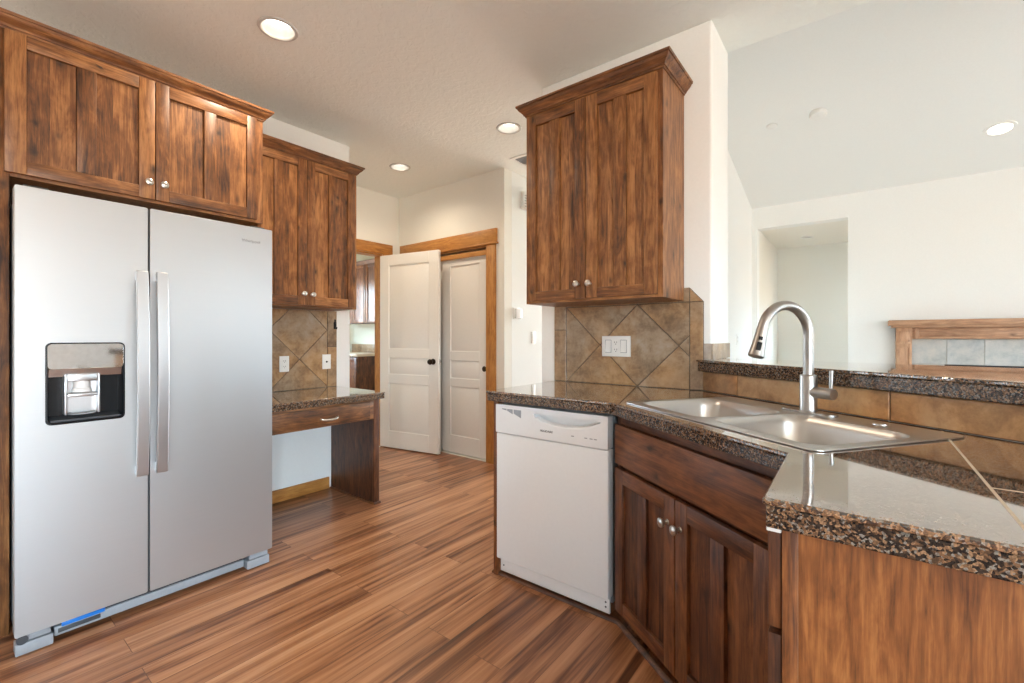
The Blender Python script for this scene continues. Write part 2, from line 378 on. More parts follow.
b = MB(); b.slab(rect(NX + .0005, HX, 0, CZ), [rect(-4.07, -2.83, .001, 2.075)], axes=AX_Y, w0=CY, w1=CY + .11)
struct(b.build('wall_back', CREAM))
b = MB(); b.slab(rect(CY + .111, 8.0, 0, CZ), axes=AX_X, w0=HX - .11, w1=HX); b.slab(rect(HX - .11, -1.1205, 0, CZ), [rect(-2.5, -1.3, .35, 2.4)], axes=AX_Y, w0=8.001, w1=8.1)  # end wall window is added, unseen, to light hall and kitchen ceiling
struct(b.build('wall_hall', WALL))
b = MB(); b.box(NX - .1, HX - .111, 3.95, 4.05, 0, CZ); struct(b.build('wall_closet', CREAM))
b = MB(); b.box(-1.605, -.587, 2.36, 2.70, 0, CZ, bev=.014, seg=3); struct(b.build('wall_kitchen', WALL))
b = MB(); b.box(-1.605, -1.056, 2.701, 6.07, 0, 3.7); struct(b.build('wall_living_left', WALL))
VS = .25; vz = lambda y: 2.74 + VS * (6.07 - y)
b = MB(); b.slab([(-1.25, 0), (-1.0, 0), (-1.0, 2.49), (-.127, 2.49), (-.127, 0), (RIGHT_X + .15, 0), (RIGHT_X + .15, 2.74), (-1.25, 2.74)], axes=AX_Y, w0=6.07, w1=6.22)
struct(b.build('wall_living_far', WALL))
b = MB(); b.slab([(2.55, vz(2.55)), (6.22, vz(6.22)), (6.22, vz(6.22) + .12), (2.55, vz(2.55) + .12)], axes=AX_X, w0=-1.25, w1=RIGHT_X + .15); struct(b.build('ceiling_living', WALL))
b = MB(); b.box(-1.055, RIGHT_X, 2.58, 2.70, CZ + .161, vz(2.6)); struct(b.build('wall_header', WALL))
b = MB(); b.slab(rect(REAR_Y - .15, 6.22, 0, 3.8), [rect(a, c, z0, z1) for a, c, z0, z1 in WIN_RIGHT], axes=AX_X, w0=RIGHT_X, w1=RIGHT_X + .15); struct(b.build('wall_right', WALL))
b = MB(); b.slab(rect(DW_X, RIGHT_X, 0, CZ), [rect(a, c, z0, z1) for a, c, z0, z1 in WIN_REAR], axes=AX_Y, w0=REAR_Y - .15, w1=REAR_Y); struct(b.build('wall_rear', WALL))
# hallway behind the living room opening
b = MB(); b.box(-1.12, -1.0, 6.221, 7.7, 0, 2.6); b.slab(rect(6.221, 7.7, 0, 2.6), [rect(6.75, 7.25, 1.2, 1.75)], axes=AX_X, w0=.6, w1=.7); b.box(-1.12, .7, 7.7, 7.8, 0, 2.6)  # side window is an unseen addition to brighten the hallway
b.box(-.93, .6, 7.66, 7.699, 0, 1.12); b.slab(rect(-1.12, .7, 6.2205, 7.8), [circ(-.575, 7.0, .06)], w0=2.5, w1=2.6)
struct(b.build('wall_hallway', CREAM))
# laundry room
b = MB(); b.slab(rect(1.0, 4.8, 0, CZ), [rect(2.7, 3.7, 1.1, 2.2)], axes=AX_X, w0=-7.8, w1=-7.7); b.box(-7.7, NX - .121, .9, 1.0, 0, CZ); b.box(-7.7, HX - .12, 4.72, 4.82, 0, CZ)
struct(b.build('wall_laundry', GREENISH))
# window frames of the daylight side
def win_frame(n, ax, w, a, c, z0, z1):
    b = MB(); t = .05
    b.slab(rect(a, c, z0, z1), [rect(a + t, (a + c) / 2 - t / 2, z0 + t, z1 - t), rect((a + c) / 2 + t / 2, c - t, z0 + t, z1 - t)], axes=ax, w0=w, w1=w + .06)
    struct(b.build('window_%d' % n, PLATE))
k = 1
for a, c, z0, z1 in WIN_RIGHT: win_frame(k, AX_X, RIGHT_X + .02, a, c, z0, z1); k += 1
for a, c, z0, z1 in WIN_REAR: win_frame(k, AX_Y, REAR_Y - .08, a, c, z0, z1); k += 1

# baseboards and casings (honey fir)
b = MB(); b.box(DW_X, DW_X + .014, 1.10, 1.925, 0, .09, bev=.003); struct(b.build('baseboard_left', FY))
b = MB(); b.box(HX - .012, HX + .014, CY + .0, 6.0, 0, .09, bev=.003); struct(b.build('baseboard_hall', FY))
b = MB()                                     # laundry doorway casing on the nook wall
b.box(NX, NX + .02, 2.15, 2.24, 0, 2.10, 1, .003); b.box(NX, NX + .02, 3.025, 3.095, 0, 2.10, 1, .003)
b.box(NX, NX + .026, 2.12, 3.145, 2.10, 2.213, 0, .003)
b.box(NX - .12, NX, 2.24, 2.255, 0, 2.10, 1); b.box(NX - .12, NX, 3.012, 3.025, 0, 2.10, 1); b.box(NX - .12, NX, 2.255, 3.012, 2.085, 2.10, 0)
struct(b.build('trim_1', [FY, FZ]))
b = MB()                                     # closet casing
b.box(-2.83, -2.715, CY - .02, CY, 0, 2.085, 1, .003); b.box(-4.13, -4.07, CY - .02, CY, 0, 2.085, 1, .003)
b.box(-4.11, -2.70, CY - .026, CY, 2.085, 2.215, 0, .003); b.box(-4.12, -2.69, CY - .032, CY, 2.07, 2.087, 0, .003)
b.box(-4.07, -2.83, CY, CY + .11, 2.055, 2.0755, 0); b.box(-4.055, -2.845, CY + .002, CY + .022, 1.985, 2.035, 0, .002)
b.box(-2.845, -2.83, CY, CY + .11, 0, 2.056, 1); b.box(-4.07, -4.055, CY, CY + .11, 0, 2.056, 1)
struct(b.build('trim_2', [FX, FZ]))

# ------------------------------------------------------------------ panelled doors
def panel_door(mb, w, z0, z1, rows, st=.105, t=.035, both=False):
    """local: x 0..w, front face at y = 0, body behind (+y)"""
    mb.box(0, w, .013, t - (.013 if both else 0), z0, z1)
    ys = [(0., .0131)] + ([(t - .0131, t)] if both else [])
    xs = (st, w - st)
    for ya, yb in ys:
        mb.box(0, st, ya, yb, z0, z1); mb.box(w - st, w, ya, yb, z0, z1)
        zz = [z0] + [q for r in sorted(rows) for q in r] + [z1]
        for i in range(0, len(zz), 2): mb.box(st, w - st, ya, yb, zz[i], zz[i + 1])
        for a, c in rows:
            i = .026
            if ya == 0.: yo, yi = .0132, .0025
            else: yo, yi = t - .0132, t - .0025
            lp = lambda d, y: [(st + d, y, a + d), (w - st - d, y, a + d), (w - st - d, y, c - d), (st + d, y, c - d)]
            mb.loft([lp(.008, yo), lp(.008 + i, yi)], cap0=False, smooth=False)
ang = math.atan2(.139, .767)
b = MB(); panel_door(b, .785, .012, 2.075, [(.19, .70), (.80, .975), (1.07, 1.96)], st=.125, both=True)
d1 = struct(b.build('door_1', DOORW, loc=(-4.142, 2.985, 0), rotz=ang, bevel=.003))
b = MB(); b.lathe([(.030, 0), (.030, -.006), (.012, -.012), (.011, -.035), (.024, -.042), (.029, -.055), (.025, -.066), (.010, -.071)], axis='y', center=(.72, 0, .945))
b.lathe([(.030, .035), (.030, .041), (.012, .047), (.011, .07), (.024, .077), (.029, .09), (.025, .101), (.010, .106)], axis='y', center=(.72, 0, .945))
b.build('door_knob', BRONZE, d1)
b = MB(); b.box(.7851, .7862, .011, .025, .918, .972, bev=.0004); b.build('latch_plate', STEELK, d1)
b = MB(); panel_door(b, .63, .012, 2.03, [(.19, .69), (.775, .955), (1.05, 1.92)], st=.115)
d2 = struct(b.build('door_2', DOORW, loc=(-3.475, CY + .03, 0), local=True, bevel=.003))
b = MB(); b.lathe([(.027, 0), (.027, -.004), (.021, -.005), (.019, -.002), (.004, -.0015)], axis='y', center=(.583, 0, .885))
b.build('finger_pull', BRONZE, d2)
b = MB(); panel_door(b, .63, .012, 2.03, [(.19, .69), (.775, .955), (1.05, 1.92)], st=.115)
struct(b.build('door_3', DOORW, loc=(-4.05, CY + .072, 0), local=True, bevel=.003))

# ------------------------------------------------------------------ recessed lights
def downlight(x, y, z, label, watts, r=.095, tilt=0.):
    t = thing('recessed_light', label, 'ceiling light', (x, y, z), group='recessed ceiling lights'); t.rotation_euler = (tilt, 0, 0)
    b = MB(); b.lathe([(r, -.0005), (r - .004, -.006), (r - .016, -.007), (r - .022, -.002), (r - .027, .02), (r - .033, .045)], n=40, cap0=False, cap1=False)
    b.build('trim_ring', BAFFLE, t)
    b = MB(); b.lathe([(r - .033, .0445), (r - .033, .05)], n=40); b.build('lens', GLOW, t)
    l = bpy.data.lights.new('lamp_light', 'SPOT'); l.energy = watts; l.color = (1, .84, .64); l.spot_size = R(160); l.spot_blend = .9; l.shadow_soft_size = .05
    lo = bpy.data.objects.new('lamp_light', l); COL.objects.link(lo); lo.parent = t; lo.location = (0, 0, -.012)
downlight(*LAMPS[0], CZ, 'round recessed light in the textured ceiling, in front of the refrigerator cabinet', 38)
downlight(*LAMPS[1], CZ, 'round recessed light in the ceiling before the white doors', 22)
downlight(*LAMPS[2], CZ, 'round recessed light in the ceiling beside the small air vent', 12)
t = thing('recessed_light', 'round recessed light on the sloped white living room ceiling', 'ceiling light', (.89, 5.39, vz(5.39)), group='recessed ceiling lights'); t.rotation_euler = (math.atan(-VS), 0, 0)
b = MB(); b.lathe([(.098, -.0005), (.096, -.008), (.075, -.010), (.072, -.006)], n=40, cap0=False, cap1=False); b.build('trim_ring', PLATE, t)
b = MB(); b.lathe([(.073, -.0055), (.073, -.002)], n=40); b.build('lens', GLOW, t)
def detector(name, x, y, r, h, label):
    t = thing(name, label, 'detector', (x, y, vz(y))); t.rotation_euler = (math.atan(-VS), 0, 0)
    b = MB(); b.lathe([(r, 0), (r, -h * .5), (r * .85, -h * .9), (r * .5, -h), (.004, -h)], n=32); b.build('housing', PLATE, t)
    b = MB(); b.lathe([(r * .3, -h - .0002), (r * .28, -h - .003), (.003, -h - .003)], n=20); b.build('test_button', PLATE, t)
detector('smoke_detector', -.30, 4.63, .065, .035, 'larger round smoke detector on the sloped living room ceiling')
detector('heat_detector', -.65, 4.65, .045, .012, 'smaller flat round sensor on the sloped living room ceiling')
t = thing('hall_light', 'dark unlit recessed light in the ceiling of the far hallway', 'ceiling light', (-.575, 7.0, 2.5))
b = MB(); b.lathe([(.075, 0), (.073, -.006), (.058, -.006), (.055, .05)], n=28, cap0=False, cap1=False); b.build('trim_ring', PLATE, t)
b = MB(); b.lathe([(.056, .045), (.056, .05)], n=28); b.build('dark_lens', DKGREY, t)
# ceiling vent
t = thing('air_vent', 'white slatted air register in the ceiling beside the right wall cabinet', 'vent', (-2.24, 3.22, CZ))
b = MB(); b.slab(rect(-.21, .21, -.105, .105), [rect(-.18, .18, -.075, .075)], w0=-.008, w1=0); b.build('frame', PLATE, t)
b = MB()
for k in range(7):
    y = -.068 + k * .0226; b.loft([[(x, y, -.002), (x, y + .016, -.010), (x, y + .017, -.009), (x, y + .001, -.001)] for x in (-.18, .18)], smooth=False)
b.build('slats', GREY, t)
b = MB(); b.box(-.18, .18, -.075, .075, -.0008, -.0002); b.build('duct_opening', DKGREY, t)

# ------------------------------------------------------------------ cabinets
def knob(parent, x, z, y=-.02):
    b = MB(); b.lathe([(.009, 0), (.006, -.004), (.005, -.014), (.013, -.019), (.0165, -.025), (.0155, -.030), (.009, -.0335), (.002, -.034)], n=20, axis='y', center=(x, y, z))
    b.build('knob', STEELK, parent)
def shaker(parent, x0, x1, z0, z1, wv, wh, st=.056, mull=.058, rt=.056, rb=.056, planks=2, panels=2, kn=None, y0=-.02):
    """two-panel shaker door, front at y0, back at y0 + .02"""
    b = MB(); bv = .0022
    b.box(x0, x0 + st, y0, y0 + .02, z0, z1, 0, bv); b.box(x1 - st, x1, y0, y0 + .02, z0, z1, 0, bv)
    b.box(x0 + st, x1 - st, y0 + .0003, y0 + .02, z1 - rt, z1, 1, bv); b.box(x0 + st, x1 - st, y0 + .0003, y0 + .02, z0, z0 + rb, 1, bv)
    w = (x1 - x0 - 2 * st - mull * (panels - 1)) / panels
    for p in range(panels):
        a = x0 + st + p * (w + mull)
        if p: b.box(a - mull, a, y0 + .0003, y0 + .02, z0 + rb, z1 - rt, 0, bv)
        cuts = [0] + sorted(random.uniform(.3, .7) for _ in range(planks - 1)) + [1]
        for c0, c1 in zip(cuts, cuts[1:]): b.box(max(a + w * c0, a + .0016), min(a + w * c1, a + w - .0016), y0 + .012, y0 + .018, z0 + rb + .0016, z1 - rt - .0016, 0)
        b.box(a, a + w, y0 + .0175, y0 + .0199, z0 + rb, z1 - rt, 2)
    o = b.build('door', [wv, wh, DARKIN], parent)
    if kn: knob(o, kn[0], kn[1], y0)
    return o
CROWN = [(0, 0), (.005, 0), (.007, .008), (.012, .009), (.013, .014), (.020, .022), (.030, .031), (.036, .040), (.038, .046), (.043, .047), (.045, .058), (0, .058)]
def crown(parent, path, z, mats, sc_=1.):
    b = MB(); b.sweep(path, [(o * sc_, z + h * sc_) for o, h in CROWN], 0); b.build('crown_molding', mats, parent)

# --- over-refrigerator cabinet with tall side panel (faces +x; local x = world y, local y = -world x)
FXX = -2.70     # face-frame plane; doors stand 2 cm proud
t = thing('refrigerator_cabinet', 'wide two-door knotty wood cabinet above the refrigerator', 'cabinet', (FXX, .17, 0), R(90))
D = FXX - DW_X
W1 = .985; ZA, ZB = 1.838, 2.432
b = MB(); b.box(.019, W1, .018, D - .004, ZA, ZB, 0)
b.box(.019, .05, 0, .018, ZA, ZB, 0); b.box(W1 - .05, W1, 0, .018, ZA, ZB, 0); b.box(.05, W1 - .05, 0, .018, ZA, ZA + .025, 1); b.box(.05, W1 - .05, 0, .018, ZB - .04, ZB, 1); b.box(.45, .52, 0, .018, ZA + .025, ZB - .04, 0)
b.build('body', [WZ, WX], t)
shaker(t, .003, .4855, 1.851, 2.418, WZ, WX, st=.061, mull=.064, kn=(.458, 1.925))
shaker(t, .489, .948, 1.851, 2.418, WZ, WX, st=.053, mull=.055, kn=(.517, 1.925))
crown(t, [(-.05, -.002), (W1, -.002), (W1, .245)], 2.42, WX)
b = MB(); b.box(-.05, .018, -.002, D - .004, 0, ZB, 0, .002); b.build('side_panel', WZ, t)
b = MB(); b.box(W1 - .02, W1, .02, D - .004, 0, ZA - .001, 0, .002); b.build('end_panel', WZ, t)
# --- desk wall cabinet
F2 = -3.02
t = thing('desk_wall_cabinet', 'tall two-door knotty wood wall cabinet above the granite desk', 'cabinet', (F2 - .0, 1.185, 0), R(90))
D2 = F2 - DW_X; W2 = .78
b = MB(); b.box(0, W2, .018, D2 - .004, 1.40, 2.42, 0); b.box(0, .03, 0, .018, 1.40, 2.42); b.box(W2 - .035, W2, 0, .018, 1.40, 2.42); b.box(.03, W2 - .035, 0, .018, 1.40, 1.43, 1); b.box(.03, W2 - .035, 0, .018, 2.39, 2.42, 1); b.box(.37, .41, 0, .018, 1.43, 2.39)
b.build('body', [WZ, WX], t)
shaker(t, .01, .387, 1.412, 2.405, WZ, WX, st=.06, mull=.055, rb=.06, kn=(.357, 1.487))
shaker(t, .391, .755, 1.412, 2.405, WZ, WX, st=.055, mull=.05, rb=.06, kn=(.421, 1.485))
crown(t, [(.0, -.002), (W2, -.002), (W2, D2 - .004)], 2.414, WX)
# --- right wall cabinet
YF = 2.05
t = thing('right_wall_cabinet', 'two-door knotty wood wall cabinet over the dishwasher counter', 'cabinet', (-1.1, YF, 0), 0)
D3 = 2.36 - YF; xl, xr = -.392, .379
b = MB(); b.box(xl, xr, .018, D3 - .003, 1.377, 2.43, 0); b.box(xl, xl + .03, 0, .018, 1.377, 2.43); b.box(xr - .035, xr, 0, .018, 1.377, 2.43); b.box(xl + .03, xr - .035, 0, .018, 1.377, 1.41, 1); b.box(xl + .03, xr - .035, 0, .018, 2.38, 2.43, 1); b.box(-.03, .01, 0, .018, 1.41, 2.38)
b.build('body', [WZ, WX], t)
shaker(t, -.378, -.013, 1.390, 2.410, WZ, WX, st=.06, mull=.062, rb=.05, rt=.058, kn=(-.052, 1.463))
shaker(t, -.009, .357, 1.390, 2.410, WZ, WX, st=.062, mull=.064, rb=.05, rt=.058, kn=(.016, 1.462))
crown(t, [(xl, D3 - .004), (xl, -.002), (xr, -.002), (xr, D3 - .004)], 2.424, WX)

# ------------------------------------------------------------------ refrigerator
FX_ = -2.463; FY0 = .642
t = thing('refrigerator', 'stainless side-by-side refrigerator with two long vertical handles', 'refrigerator', (FX_, FY0, 0), R(90))
b = MB(); b.box(-.445, .45, .085, .84, .03, 1.735, 0, .006); b.box(-.43, .44, .06, .085, .08, 1.735, 0)
b.build('cabinet_body', GREY, t)
nx0, nx1, nz0, nz1 = -.377, -.145, .853, 1.168
b = MB(); b.slab(rrect(-.458, -.066, .079, 1.755, .006, 3), [rrect(nx0, nx1, nz0, nz1, .018)], axes=AX_Y, w0=0, w1=.06)
dl = b.build('freezer_door', FRIDGE, t, bevel=.006, seg=3)
b = MB(); b.slab(rrect(-.058, .459, .079, 1.755, .006, 3), axes=AX_Y, w0=0, w1=.06)
dr = b.build('refrigerator_door', FRIDGE, t, bevel=.006, seg=3)
b = MB(); b.box(-.066, -.058, .02, .06, .085, 1.75); b.build('gasket', DKGREY, t)
def fhandle(par, x):
    """flat bowed strap handle"""
    b = MB(); loops = []; n = 22
    for i in range(n + 1):
        s = i / n; z = .60 + .875 * s; y = -.034 - .020 * math.sin(math.pi * s)
        w = .0205
        loops.append([(x - w, y - .009, z), (x + w, y - .009, z), (x + w, y + .009, z), (x - w, y + .009, z)])
    b.loft(loops, smooth=False)
    b.box(x - .017, x + .017, -.033, .001, .602, .64); b.box(x - .017, x + .017, -.033, .001, 1.435, 1.473)
    b.build('handle', HANDLE, par, bevel=.003)
fhandle(dl, -.0925); fhandle(dr, -.024)
# ice and water dispenser
b = MB(); 
L = lambda i, y: [(u, y, v) for u, v in rrect(nx0 + i, nx1 - i, nz0 + i, nz1 - i, .018)]
b.loft([L(-.002, -.0015), L(.004, -.002), L(.006, .004), L(.010, .056)], cap0=False)
disp = b.build('dispenser', BLACK, dl)
b = MB(); b.slab(rrect(nx0 + .004, nx1 - .004, 1.066, nz1 - .003, .014), axes=AX_Y, w0=-.004, w1=.03); b.build('control_panel', MIRROR, dl, bevel=.003)
b = MB()
b.loft([[(x, y, 1.066), (x, y + .03, 1.066), (x, y + .03, 1.040 + k), (x, y + .01, 1.036 + k)] for x, y, k in ((nx0 + .008, .004, 0), (-.32, .0, 0), (-.26, -.003, .004), (-.2, .0, 0), (nx1 - .008, .004, 0))], smooth=False)
b.build('panel_lip', HANDLE, dl)
b = MB()
b.box(-.326, -.318, .0, .054, .885, 1.045, bev=.003); b.box(-.229, -.221, .0, .054, .885, 1.045, bev=.003)
b.box(-.318, -.229, .0, .053, 1.015, 1.045, bev=.003); b.box(-.318, -.229, -.002, .044, .955, .968, bev=.003)
b.box(-.318, -.229, .045, .055, .885, 1.02)
b.build('spout_housing', HANDLE, dl)
b = MB(); b.lathe([(.026, 1.018), (.026, .99), (.03, .985), (.03, .972), (.02, .969)], center=(-.2735, .026, 0), n=24); b.build('spout', WHITE, dl)
b = MB(); b.lathe([(.043, .8845), (.043, .889), (.036, .891), (.03, .8875), (.002, .8875)], center=(-.2735, .028, 0), n=28); b.build('cup_rest', GREY, dl)
b = MB(); b.loft([[(x, .006, .868), (x, .054, .880), (x, .054, .872), (x, .006, .860)] for x in (nx0 + .012, nx1 - .012)], smooth=False); b.build('drip_tray', DKGREY, dl)
# base grille and feet covers
b = MB(); b.box(-.35, .335,   .035, .085, .018, .054, 0, .003); gb = b.build('base_grille', GREY, t)
b = MB(); b.box(-.33, .33, .045, .06, .054, .079, 0); b.build('gap_shade_strip', DKGREY, t)  # dark strip standing in for the shade between grille and doors
for a, c in ((-.455, -.355), (.343, .45)):
    b = MB(); b.box(a, c, .012, .07, .004, .046, 0, .003); b.box(a + .012, c - .006, .018, .07, .049, .077, 0, .003); b.build('foot_cover', GREY, t)
b = MB(); b.lathe([(.016, .009), (.016, .013), (.01, .016)], axis='y', center=(-.437, 0, .06), n=20); b.build('leveling_wheel', DKGREY, t)
b = MB(); b.box(-.333, -.205, .006, .02, .060, .0775, 0, .002); b.build('protective_film', BLUE, t)
b = MB(); b.box(-.34, -.215, .029, .036, .030, .045, 0, .001)
b.build('grille_slots', DKGREY, t)
for x in (-.40, .40):
    b = MB(); b.box(x - .035, x + .035, .03, .12, 1.7555, 1.768, bev=.004); b.build('hinge_cover', DKGREY, t)
def text(par, s, loc, size, mat, name='logo', rot=(R(90), 0, 0), ext=.0006, shear=0., spacing=1.):
    c = bpy.data.curves.new(name, 'FONT'); c.body = s; c.size = size; c.extrude = ext; c.align_x = 'CENTER'; c.align_y = 'CENTER'; c.shear = shear; c.space_character = spacing
    tmp = bpy.data.objects.new(name, c); COL.objects.link(tmp)
    dg = bpy.context.evaluated_depsgraph_get(); me = bpy.data.meshes.new_from_object(tmp.evaluated_get(dg))
    bpy.data.objects.remove(tmp); me.materials.clear(); me.materials.append(mat)
    o = bpy.data.objects.new(name, me); COL.objects.link(o); o.parent = par; o.location = loc; o.rotation_euler = rot
    return o
text(dr, 'Whirlpool', (.355, -.0008, 1.681), .021, TEXTG)

# ------------------------------------------------------------------ desk
t = thing('built_in_desk', 'low wooden built-in desk with one drawer and a right side panel', 'desk', (-2.745, 1.11, 0), R(90))
DD = -2.745 - DW_X
b = MB(); b.box(.066, .815, .0, .02, .612, .752, 0, .002); b.box(.066, .815, .02, DD - .02, .735, .752, 0); b.build('apron', WX, t)
b = MB(); b.box(.072, .775, -.019, .0, .618, .738, 0, .003); dw_ = b.build('drawer', WX, t)
b = MB()
zc = .667; xc = .462
b.tube([(xc - .055, -.019, zc), (xc - .053, -.036, zc), (xc - .03, -.046, zc - .004), (xc, -.048, zc - .006), (xc + .03, -.046, zc - .004), (xc + .053, -.036, zc), (xc + .055, -.019, zc)], [.006, .005, .006, .0065, .006, .005, .006], n=10)
b.build('drawer_pull', STEELK, dw_)
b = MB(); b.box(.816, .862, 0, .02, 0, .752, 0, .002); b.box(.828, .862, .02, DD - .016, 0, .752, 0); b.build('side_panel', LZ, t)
b = MB(); b.box(.81, .827, -.004, DD - .03, 0, .016, 0, .004); b.box(.812, .868, -.012, -.0005, 0, .016, 0, .004); b.build('shoe_molding', LX, t)
def edge_counter(parent, outer, z0, z1, holes=(), lip=.012):
    b = MB(); b.slab(outer, holes, w0=z1 - lip, w1=z1); b.build('top_tiles', GRANITE, parent, bevel=.003)
def inset(poly, d):
    """shrink a counter-clockwise polygon"""
    n = len(poly); out = []
    for i in range(n):
        p0, p1, p2 = Vector(poly[i - 1]), Vector(poly[i]), Vector(poly[(i + 1) % n])
        a = (p1 - p0).normalized(); c = (p2 - p1).normalized()
        na, nc = Vector((-a.y, a.x)), Vector((-c.y, c.x)); m = (na + nc).normalized()
        out.append(tuple(p1 + m * d / max(.3, m.dot(na))))
    return out
poly = [(DW_X + .001, 1.176), (-2.708, 1.176), (-2.708, 1.997), (DW_X + .001, 1.997)]
t = thing('desk_countertop', 'dark speckled granite tile top on the low desk', 'countertop', (0, 0, 0))
edge_counter(t, poly, .753, .80)
b = MB(); b.slab(inset(poly, .004), w0=.7535, w1=.7879); b.build('edge_tiles', GREDGE, t, bevel=.003)
# recentre helper: move the empty to its base
def rebase(t, loc):
    t.location = loc
    for c in t.children: c.location = Vector(c.location) - Vector(loc)
rebase(t, (-3.02, 1.55, .7535))

# ------------------------------------------------------------------ tile backsplashes
def clip(poly, x0, x1, y0, y1):
    def cut(P, f, inter):
        out = []
        for i in range(len(P)):
            a, c = P[i - 1], P[i]; fa, fc = f(a), f(c)
            if fa != fc: out.append(inter(a, c))
            if fc: out.append(c)
        return out
    def lx(k): return lambda a, c: (k, a[1] + (c[1] - a[1]) * (k - a[0]) / (c[0] - a[0]))
    def ly(k): return lambda a, c: (a[0] + (c[0] - a[0]) * (k - a[1]) / (c[1] - a[1]), k)
    for f, i in ((lambda p: p[0] >= x0, lx(x0)), (lambda p: p[0] <= x1, lx(x1)), (lambda p: p[1] >= y0, ly(y0)), (lambda p: p[1] <= y1, ly(y1))):
        if len(poly) < 3: return []
        poly = cut(poly, f, i)
    return poly
def area(P): return .5 * sum(P[i - 1][0] * P[i][1] - P[i][0] * P[i - 1][1] for i in range(len(P)))
def clean(P):
    Q = []
    for p in P:
        if not Q or (Vector(p) - Vector(Q[-1])).length > 1e-4: Q.append(p)
    if len(Q) > 1 and (Vector(Q[0]) - Vector(Q[-1])).length < 1e-4: Q.pop()
    return Q
def tiles(b, polys, g=.0018, th=.009, y0=-.010, mat=0):
    """bevelled tiles; wall face at y = 0, front towards -y"""
    for P in polys:
        P = clean(P)
        if len(P) < 3 or abs(area(P)) < 4e-4: continue
        if area(P) < 0: P = P[::-1]
        try: A = inset(P, g); B = inset(P, g + .002)
        except Exception: continue
        b.loft([[(u, y0 + th - .0005, v) for u, v in A], [(u, y0 + .002, v) for u, v in A], [(u, y0, v) for u, v in B]], mat, smooth=False)
def diag_field(x0, x1, z0, z1, cx, cz, h):
    out = []
    for i in range(-5, 6):
        for j in range(-5, 6):
            if (i + j) % 2: continue
            a, c = cx + i * h, cz + j * h
            P = clip([(a - h, c), (a, c - h), (a + h, c), (a, c + h)], x0, x1, z0, z1)
            if len(P) >= 3: out.append(P)
    return out
# right wall: local x = world x
b = MB()
polys = diag_field(-1.415, -.692, .925, 1.37, -.968, 1.1475, .2225)
polys += [rect(-1.501, -1.415, .925, 1.235), rect(-1.501, -1.415, 1.235, 1.44), rect(-.692, -.625, .925, 1.37), [(-.692, 1.37), (-.625, 1.37), (-.692, 1.441)]]
polys += [rect(a, c, 1.37, 1.445) for a, c in ((-1.415, -1.27), (-1.27, -.97), (-.97, -.75), (-.75, -.692))]
tiles(b, polys)
b.slab([(-1.501, .9255), (-.625, .9255), (-.625, 1.37), (-.692, 1.442), (-1.501, 1.442)], axes=AX_Y, w0=-.0045, w1=-.0005, mat=1)
for v in b.bm.verts: v.co.x += 1.06
o = b.build('tile_backsplash', [TILE, GROUT]); o.location = (-1.06, 2.36, 0)
tag(o, 'brown diagonal slate tile backsplash under the right wall cabinet', 'backsplash')
# desk wall: local x = world y
b = MB()
polys = diag_field(1.176, 1.909, .80, 1.40, 1.686, 1.2475, .2215)
polys += [rect(1.909, 1.992, .80, 1.116), rect(1.909, 1.992, 1.116, 1.40)]
tiles(b, polys); b.slab(rect(1.176, 1.992, .8005, 1.399), axes=AX_Y, w0=-.0045, w1=-.0005, mat=1)
for v in b.bm.verts: v.co.x -= 1.55
o = b.build('tile_backsplash', [TILE, GROUT], rotz=R(90)); o.location = (DW_X, 1.55, 0)
tag(o, 'tan diagonal tile backsplash behind the low desk', 'backsplash')
# outlets and switches
def plate(par, x, z, w, h, y=-.0104):
    b = MB(); b.box(x - w / 2, x + w / 2, y - .006, y, z - h / 2, z + h / 2, 0, .002); return b.build('cover_plate', PLATE, par)
def receptacle(par, x, z, y):
    for dz in (-.02, .02):
        b = MB(); b.slab(rrect(x - .017, x + .017, z + dz - .014, z + dz + .014, .008), axes=AX_Y, w0=y - .0085, w1=y - .0055, mat=0)
        b.box(x - .0075, x - .005, y - .0089, y - .008, z + dz - .002, z + dz + .007, 1); b.box(x + .005, x + .0075, y - .0089, y - .008, z + dz - .002, z + dz + .007, 1); b.lathe([(.0025, -.0089), (.0025, -.008)], 1, 10, (x, y, z + dz - .008), 'y')
        b.build('receptacle', [PLATE, DKGREY], par)
t = thing('outlet', 'white duplex outlet on the tan tile behind the desk', 'outlet', (DW_X, 1.572, .997), R(90)); plate(t, 0, 0, .07, .115); receptacle(t, 0, 0, -.0104)
t = thing('cable_jack', 'white cable jack plate with black centre on the tan tile', 'wall plate', (DW_X, 1.90, 1.0), R(90)); plate(t, 0, 0, .07, .115)
b = MB(); b.lathe([(.007, -.0164), (.006, -.024), (.003, -.025)], axis='y', n=14); b.build('jack', BLACK, t)
t = thing('switch_plate', 'white three-gang switch and outlet plate on the brown tile', 'switch', (-1.089, 2.36, 1.141)); plate(t, 0, 0, .172, .115)
for x in (-.046, .046):
    b = MB(); b.slab(rect(x - .0185, x + .0185, -.036, .036), [rect(x - .0165, x + .0165, -.0335, .0335)], axes=AX_Y, w0=-.0175, w1=-.016, mat=1)
    b.loft([[(u, -.0165, -.033), (u, -.0225, -.033), (u, -.0172, .033), (u, -.0165, .033)] for u in (x - .016, x + .016)], 0, smooth=False); b.build('rocker', [PLATE, GREY], t)
receptacle(t, 0, 0, -.0104)
o = None
b = MB(); b.box(-.011, .011, -.020, -.0105, -.028, .028, 0, .004); b.tube([(0, -.016, .025), (0, -.018, .04), (0, -.014, .046)], .006, 0, 10); b.tube([(0, -.02, -.02), (0, -.036, -.026), (0, -.04, -.012)], .005, 0, 10)
o = b.build('wall_hook', BLACK); o.location = (DW_X, 1.972, 1.285); o.rotation_euler = (0, 0, R(90)); tag(o, 'small black hook on the edge of the tan tile', 'hook')
